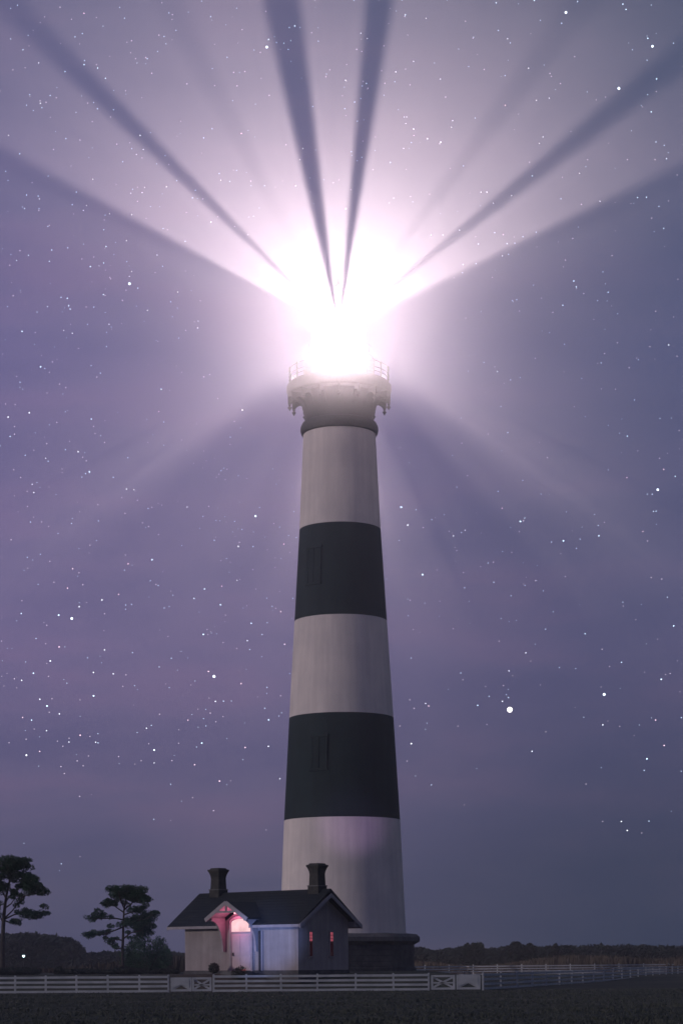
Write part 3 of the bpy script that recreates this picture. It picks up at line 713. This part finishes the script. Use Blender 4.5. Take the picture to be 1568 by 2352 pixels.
def gate(px0, px1, D, label, top=.86, ang=0, solid=False):
    a = Vector(fp(px0, D)); b = Vector(fp(px1, D)); wd = (b - a).length
    root = empty('field_gate', a, ang); tag(root, label, 'gate', 'white gates in the front fence')
    fr = MB()
    for x in (.06, wd - .06): fr.box(x - .06, x + .06, -.05, .05, .06, top)
    for z in (.12, top - .06): fr.box(.125, wd - .125, -.045, .045, z - .06, z + .06)
    fr.build('gate_frame', M_fence, root)
    MB().bar((.12, 0, .19), (wd - .12, 0, top - .13), .06, .11).build('brace', M_fence, root)
    MB().bar((.12, .062, top - .13), (wd - .12, .062, .19), .06, .11).build('brace', M_fence, root)
    MB().box(.125, wd - .125, -.03, .03, top * .5 - .045, top * .5 + .045).build('middle_rail', M_fence, root)
    if solid:
        n = 14; prof = [(.13, -.07, top - .11), (wd - .13, -.07, top - .11), (wd - .13, -.07, .24)] + [(wd - .13 - (wd - .26) * (k + 1) / (n), -.07, .24 + .17 * math.sin(math.pi * (k + 1) / n)) for k in range(n)]
        MB().extrude(prof, (0, .02, 0)).build('gate_panel', M_fence, root)
    return root
gate(392, 440, 115, 'left leaf of the small gate left of the house, with boarded upper half', solid=True)
gate(441, 486, 115, 'right leaf of the small gate left of the house, open cross bracing')
gate(989, 1044, 115, 'left leaf of the large gate in front of the lighthouse base, cross braced', top=.9)
gate(1047, 1102, 115, 'right leaf of the large gate in front of the lighthouse base, boarded', top=.9, solid=True)

# ================================================================ stars
DS = 3000
def icos(mb, c, r):
    ph = 1.618; vs = []
    for a, b in ((-1, ph), (1, ph), (-1, -ph), (1, -ph)): vs += [(a, b, 0)]
    for a, b in ((-1, ph), (1, ph), (-1, -ph), (1, -ph)): vs += [(0, a, b)]
    for a, b in ((ph, -1), (ph, 1), (-ph, -1), (-ph, 1)): vs += [(a, 0, b)]
    fs = [(0, 11, 5), (0, 5, 1), (0, 1, 7), (0, 7, 10), (0, 10, 11), (1, 5, 9), (5, 11, 4), (11, 10, 2), (10, 7, 6), (7, 1, 8), (3, 9, 4), (3, 4, 2), (3, 2, 6), (3, 6, 8), (3, 8, 9), (4, 9, 5), (2, 4, 11), (6, 2, 10), (8, 6, 7), (9, 8, 1)]
    mb.add([Vector(c) + Vector(v) * (r / 1.902) for v in vs], fs)
def roll_fix(px, py):      # the camera is rolled by 0.4 degrees about (784, 2212)
    a = R(-.4); x, y = px - 784, py - 2212
    return 784 + x * math.cos(a) - y * math.sin(a), 2212 + x * math.sin(a) + y * math.cos(a)
A = lambda l: [(x * .5, y * .5, c, s) for x, y, c, s in l]
B = lambda l: [(784 + x * .5, y * .5, c, s) for x, y, c, s in l]
C_ = lambda l: [(x * .4935, 784 + y * .4935, c, s) for x, y, c, s in l]
D_ = lambda l: [(878 + x * .4935, 784 + y * .4935, c, s) for x, y, c, s in l]
SM = A([(1293, 177, 0, 1), (1414, 116, 0, 1), (1389, 124, 0, .7), (1363, 195, 0, .7), (1395, 184, 0, .7), (1383, 224, 0, .7), (445, 281, 0, .9), (507, 297, 0, .9), (542, 345, 0, .8), (357, 312, 0, .7), (448, 45, 2, .9), (237, 270, 1, .7), (242, 456, 1, .9), (94, 601, 1, .8), (144, 686, 0, .7),
        (697, 610, 1, 1), (711, 674, 1, .7), (679, 697, 1, .7), (1162, 607, 2, 1.1), (1064, 820, 1, .9), (1443, 680, 1, .9), (1428, 731, 1, .8), (1408, 851, 1, .9), (815, 847, 1, .9), (654, 973, 1, .9), (552, 967, 1, .9), (715, 849, 1, .7), (703, 873, 1, .7), (651, 874, 1, .7), (478, 808, 1, .8), (1017, 1012, 1, 1.1),
        (447, 928, 1, .7), (432, 950, 1, .7), (534, 1118, 0, .9), (628, 1092, 1, .8), (461, 1209, 0, 1), (522, 1193, 0, .8), (501, 1206, 1, .7), (178, 1153, 0, .9), (273, 1182, 0, .8), (285, 1130, 0, .8), (123, 1176, 0, .7), (15, 1058, 1, .8), (650, 1234, 1, .8), (639, 1256, 1, .7), (678, 1311, 0, .8), (519, 1338, 0, .9),
        (860, 1331, 1, 1), (353, 1353, 0, .9), (359, 1387, 0, 1), (365, 1403, 0, .8), (262, 1390, 0, .8), (143, 1502, 0, 1.1), (374, 1514, 1, 1), (335, 1500, 1, .8), (720, 1413, 1, .9), (543, 1475, 1, .8), (949, 1497, 1, 1), (952, 1466, 1, .7), (768, 1160, 1, .8), (525, 1040, 0, .7), (231, 895, 1, .7), (173, 876, 0, .7)])
SM += B([(353, 72, 0, 1), (339, 3, 0, .9), (771, 23, 0, .9), (946, 14, 0, 1.1), (1144, 23, 0, .9), (1352, 37, 0, .9), (1366, 62, 0, .9), (1464, 196, 0, .9), (1502, 383, 0, .9), (1475, 534, 0, .9), (306, 334, 1, .9), (388, 287, 1, .8), (75, 369, 1, .9), (170, 386, 0, .9), (148, 154, 1, .8), (177, 179, 1, .8), (821, 189, 1, .8),
         (915, 326, 1, 1), (806, 495, 2, 1.1), (384, 598, 1, 1.2), (447, 643, 1, 1.1), (508, 660, 1, 1.2), (348, 572, 1, .8), (341, 542, 1, .7), (353, 542, 1, .7), (337, 686, 1, .7), (564, 562, 1, .8), (558, 592, 1, .8), (949, 474, 1, .8), (1008, 464, 1, .7), (977, 642, 1, .8), (960, 672, 1, .8), (925, 820, 0, .9), (1142, 812, 1, .8),
         (689, 892, 1, .9), (716, 892, 1, .9), (829, 910, 1, .8), (745, 943, 1, .8), (457, 1086, 1, .9), (588, 1065, 1, .8), (783, 1186, 1, .8), (1109, 1306, 0, 1), (1120, 1333, 0, 1), (1266, 1360, 0, .8), (1057, 1417, 0, 1), (1234, 941, 1, .8), (1407, 927, 0, .7), (1448, 926, 0, .8), (1525, 1070, 0, .8), (1542, 750, 0, .9), (68, 960, 1, .9), (1460, 455, 0, .6), (510, 370, 1, .8), (448, 90, 1, .8)])
SM += C_([(229, 99, 0, 1.2), (174, 312, 1, 1.2), (75, 331, 1, 1.2), (461, 346, 0, .9), (788, 212, 0, 1.2), (83, 421, 0, .8), (776, 315, 2, .8), (1164, 313, 1, 1.4), (398, 497, 1, 1.1), (449, 591, 0, 1.2), (621, 674, 1, 1.1), (655, 677, 1, .8), (189, 684, 1, 1), (182, 645, 1, .8), (247, 525, 1, .9), (901, 762, 1, .8), (1218, 808, 0, 1.7),
          (1136, 948, 1, 1.3), (1348, 940, 2, 1), (734, 1004, 0, 1.3), (623, 1022, 2, 1), (365, 1041, 2, 1), (340, 1131, 2, 1.1), (499, 1188, 1, 1.2), (393, 1218, 1, 1.1), (297, 1256, 0, 1.3), (123, 1246, 0, 1), (977, 1144, 0, 1.2), (927, 1187, 0, 1), (1050, 1218, 0, 1.2), (1057, 1132, 2, .9), (1128, 1106, 1, .9), (577, 1163, 2, .9), (1329, 1254, 2, 1.1),
          (1191, 1307, 0, 1), (968, 1355, 0, 1.2), (297, 1404, 2, 1.2), (508, 1421, 1, 1), (255, 1469, 1, 1.3), (1172, 1387, 1, .9), (1346, 1406, 2, 1), (176, 1525, 0, 1.1), (455, 1525, 1, 1.1), (547, 1533, 1, 1), (990, 1528, 2, 1.1), (1140, 1587, 2, 1.1), (454, 1634, 0, 1.4), (204, 1646, 1, 1.1), (237, 1678, 0, 1.4), (294, 1716, 1, 1.1),
          (123, 1730, 2, 1), (164, 1743, 0, 1), (1020, 1668, 1, 1), (1266, 1757, 0, 1.1), (891, 1753, 2, .9), (698, 1788, 1, 1), (233, 1793, 1, .9), (389, 1816, 2, 1.2), (337, 1847, 1, .9), (461, 1850, 1, 1), (138, 1906, 1, 1.5), (200, 1889, 2, 1), (732, 1890, 0, 1.5), (954, 1861, 0, 1.2), (1155, 1884, 2, 1.1), (1263, 1880, 1, 1), (919, 1961, 2, 1), (1034, 2039, 2, 1.2), (1314, 2032, 1, .9), (731, 1950, 1, .8), (121, 1557, 1, 1)])
SM += D_([(572, 151, 0, .9), (1370, 38, 1, 1), (1172, 460, 0, .9), (1167, 653, 2, .9), (1339, 617, 2, .9), (1392, 650, 0, .9), (1301, 811, 0, .8), (1288, 812, 0, .8), (116, 776, 0, 1.7), (146, 860, 1, 1.4), (669, 850, 0, 1.4), (690, 834, 0, .8), (868, 943, 0, 1.3), (1033, 922, 0, 1), (357, 913, 1, 1), (412, 887, 1, .8), (211, 1091, 0, 1.4), (585, 787, 2, .8), (1238, 905, 2, .8),
          (963, 1377, 0, 1), (1375, 1346, 0, 1.1), (686, 1462, 1, .9), (606, 1545, 1, 1), (1130, 1512, 0, .9), (1314, 1594, 0, 1.2), (574, 1686, 1, 1), (459, 1703, 0, .9), (231, 1703, 2, 1), (217, 1691, 1, .9), (1039, 1802, 1, 1.1), (148, 1877, 1, 1.3), (1285, 1783, 2, 1), (1323, 1902, 2, 1.1), (1242, 1963, 0, 1.3), (709, 1921, 1, 1.1), (1119, 2253, 1, 1), (1146, 2295, 1, 1.1)])
st = [MB(), MB(), MB()]
allst = MB(); mids = []
for px, py, c, s in SM:
    px, py = roll_fix(px, py); a = len(allst.f); icos(allst, P(px, py, DS), .86 * s); mids += [c] * (len(allst.f) - a)
for _ in range(1700):
    px, py = rnd.uniform(0, 1568), rnd.uniform(0, 2050)
    if rnd.random() < (py - 1550) / 450: continue
    if px > 900 and rnd.random() < .4: continue
    a = len(allst.f)
    if math.hypot(px - 779, py - 765) < 300: continue
    icos(allst, P(px, py, DS), rnd.uniform(.45, .85)); mids += [3 + rnd.randrange(2)] * (len(allst.f) - a)
so_ = allst.build('stars', M_star + M_faint); so_.data.polygons.foreach_set('material_index', mids)
tag(so_, 'field of small stars scattered over the purple night sky', 'stars', kind='stuff')
def star(px, py, r, m, label, name='star', cat='star'):
    px, py = roll_fix(px, py); p = P(px, py, DS - 20)
    mb = MB(); r *= .70 if cat == 'planet' else .64; mb.lathe([(max(.01, r * math.cos(R(a))), r * math.sin(R(a))) for a in range(-90, 91, 15)], 20); o = mb.build(name, m, loc=p, smooth=True); tag(o, label, cat, 'bright stars' if cat == 'star' else None); return o
star(1178, 1635.5, 5.6, emis('planet_light', (1, .95, .93), 4), 'large bright planet low in the sky right of the tower', 'planet', 'planet')
W_ = emis('bright_star_white', (.74, .86, 1), 3)
star(1329, 36, 2.8, W_, 'bright white star near the top edge, right of the beams')
star(1526.5, 116.5, 2.6, W_, 'bright star close to the upper right corner')
star(1448, 212, 3.0, W_, 'bright star below and left of the one near the upper right corner')
star(642, 106, 2.6, W_, 'bright blue star inside the wide dark beam shadow at the top')
star(319.5, 645, 2.8, W_, 'bright star left of the beacon, brightest in the upper left sky')
star(1524.5, 1135, 2.7, W_, 'bright blue star near the right edge at mid height')
star(1395, 1603.5, 3.1, W_, 'bright star just right of the big planet')
star(501, 1549.5, 3.2, W_, 'bright star left of the tower beside its middle white band')
star(176.5, 1412, 2.9, W_, 'bright blue star in the left sky, level with the upper black band')

# ================================================================ haze
hz_ = MB().box(-330, 330, -60, 620, -1.6, 175).build('haze', bpy.data.materials.new('night_haze'))
m = hz_.data.materials[0]; m.use_nodes = True; t = NT(m.node_tree); t.n.clear()
v = t.new('ShaderNodeVolumePrincipled'); v.inputs['Density'].default_value = .0003; v.inputs['Anisotropy'].default_value = -.25; v.inputs['Color'].default_value = (.97, .96, 1, 1)
o_ = t.new('ShaderNodeOutputMaterial'); t.link(v.outputs[0], o_.inputs['Volume'])
tag(hz_, 'thin night haze lit by the beacon', 'haze', kind='stuff')

# thicker mist hanging round the lantern
MR = 45
mi = MB().lathe([(max(.01, MR * math.cos(R(a))), MR * math.sin(R(a))) for a in range(-90, 91, 6)], 60).build('mist', bpy.data.materials.new('lantern_mist'), loc=(TX, TY, LZ), smooth=True)
m = mi.data.materials[0]; m.use_nodes = True; t = NT(m.node_tree); t.n.clear()
tc = t.new('ShaderNodeTexCoord'); ln = t.new('ShaderNodeVectorMath', operation='LENGTH'); t.link(tc.outputs['Object'], ln.inputs[0])
def layer(dens, rad_, g, power):
    d = t.new('ShaderNodeMapRange'); d.inputs['From Min'].default_value = 0; d.inputs['From Max'].default_value = rad_; d.inputs['To Min'].default_value = 1; d.inputs['To Max'].default_value = 0
    t.link(ln.outputs['Value'], d.inputs['Value'])
    p = t.new('ShaderNodeMath', operation='POWER'); t.link(d.outputs[0], p.inputs[0]); p.inputs[1].default_value = power
    q = t.new('ShaderNodeMath', operation='MULTIPLY'); t.link(p.outputs[0], q.inputs[0]); q.inputs[1].default_value = dens
    v = t.new('ShaderNodeVolumePrincipled'); v.inputs['Anisotropy'].default_value = g; v.inputs['Color'].default_value = (.98, .97, 1, 1); t.link(q.outputs[0], v.inputs['Density'])
    return v
nr = t.new('ShaderNodeMath', operation='DIVIDE'); t.link(ln.outputs['Value'], nr.inputs[0]); nr.inputs[1].default_value = MR
cr_m = t.new('ShaderNodeValToRGB'); e = cr_m.color_ramp.elements
while len(e) < 8: e.new(.5)
for el, (p, q) in zip(e, [(0, .10), (.06, .20), (.13, .42), (.24, .80), (.36, 1), (.56, .88), (.78, .34), (1, 0)]): el.position = p; el.color = (q, q, q, 1)
t.link(nr.outputs[0], cr_m.inputs[0])
dm = t.new('ShaderNodeMath', operation='MULTIPLY'); t.link(cr_m.outputs[0], dm.inputs[0]); dm.inputs[1].default_value = .0062
sy = t.new('ShaderNodeSeparateXYZ'); t.link(tc.outputs['Object'], sy.inputs[0])
fy = t.new('ShaderNodeMapRange'); fy.inputs['From Min'].default_value = -20; fy.inputs['From Max'].default_value = 12; fy.inputs['To Min'].default_value = .16; fy.inputs['To Max'].default_value = 1; t.link(sy.outputs['Y'], fy.inputs['Value'])
dy_ = t.new('ShaderNodeMath', operation='MULTIPLY'); t.link(dm.outputs[0], dy_.inputs[0]); t.link(fy.outputs[0], dy_.inputs[1]); dm = dy_
va = t.new('ShaderNodeVolumePrincipled'); va.inputs['Anisotropy'].default_value = -.12; va.inputs['Color'].default_value = (1, .975, 1, 1); t.link(dm.outputs[0], va.inputs['Density'])
vb = layer(.0031, 43, .88, .55)
fb = t.new('ShaderNodeMapRange'); fb.inputs['From Min'].default_value = -17; fb.inputs['From Max'].default_value = -5; fb.inputs['To Min'].default_value = 1; fb.inputs['To Max'].default_value = .04; t.link(sy.outputs['Y'], fb.inputs['Value'])
fm = t.new('ShaderNodeMath', operation='MULTIPLY'); t.link(vb.inputs['Density'].links[0].from_socket, fm.inputs[0]); t.link(fb.outputs[0], fm.inputs[1]); t.link(fm.outputs[0], vb.inputs['Density'])
ad = t.new('ShaderNodeAddShader'); t.link(va.outputs[0], ad.inputs[0]); t.link(vb.outputs[0], ad.inputs[1])
o_ = t.new('ShaderNodeOutputMaterial'); t.link(ad.outputs[0], o_.inputs['Volume'])
tag(mi, 'bright mist hanging round the lantern and gallery', 'mist', kind='stuff')
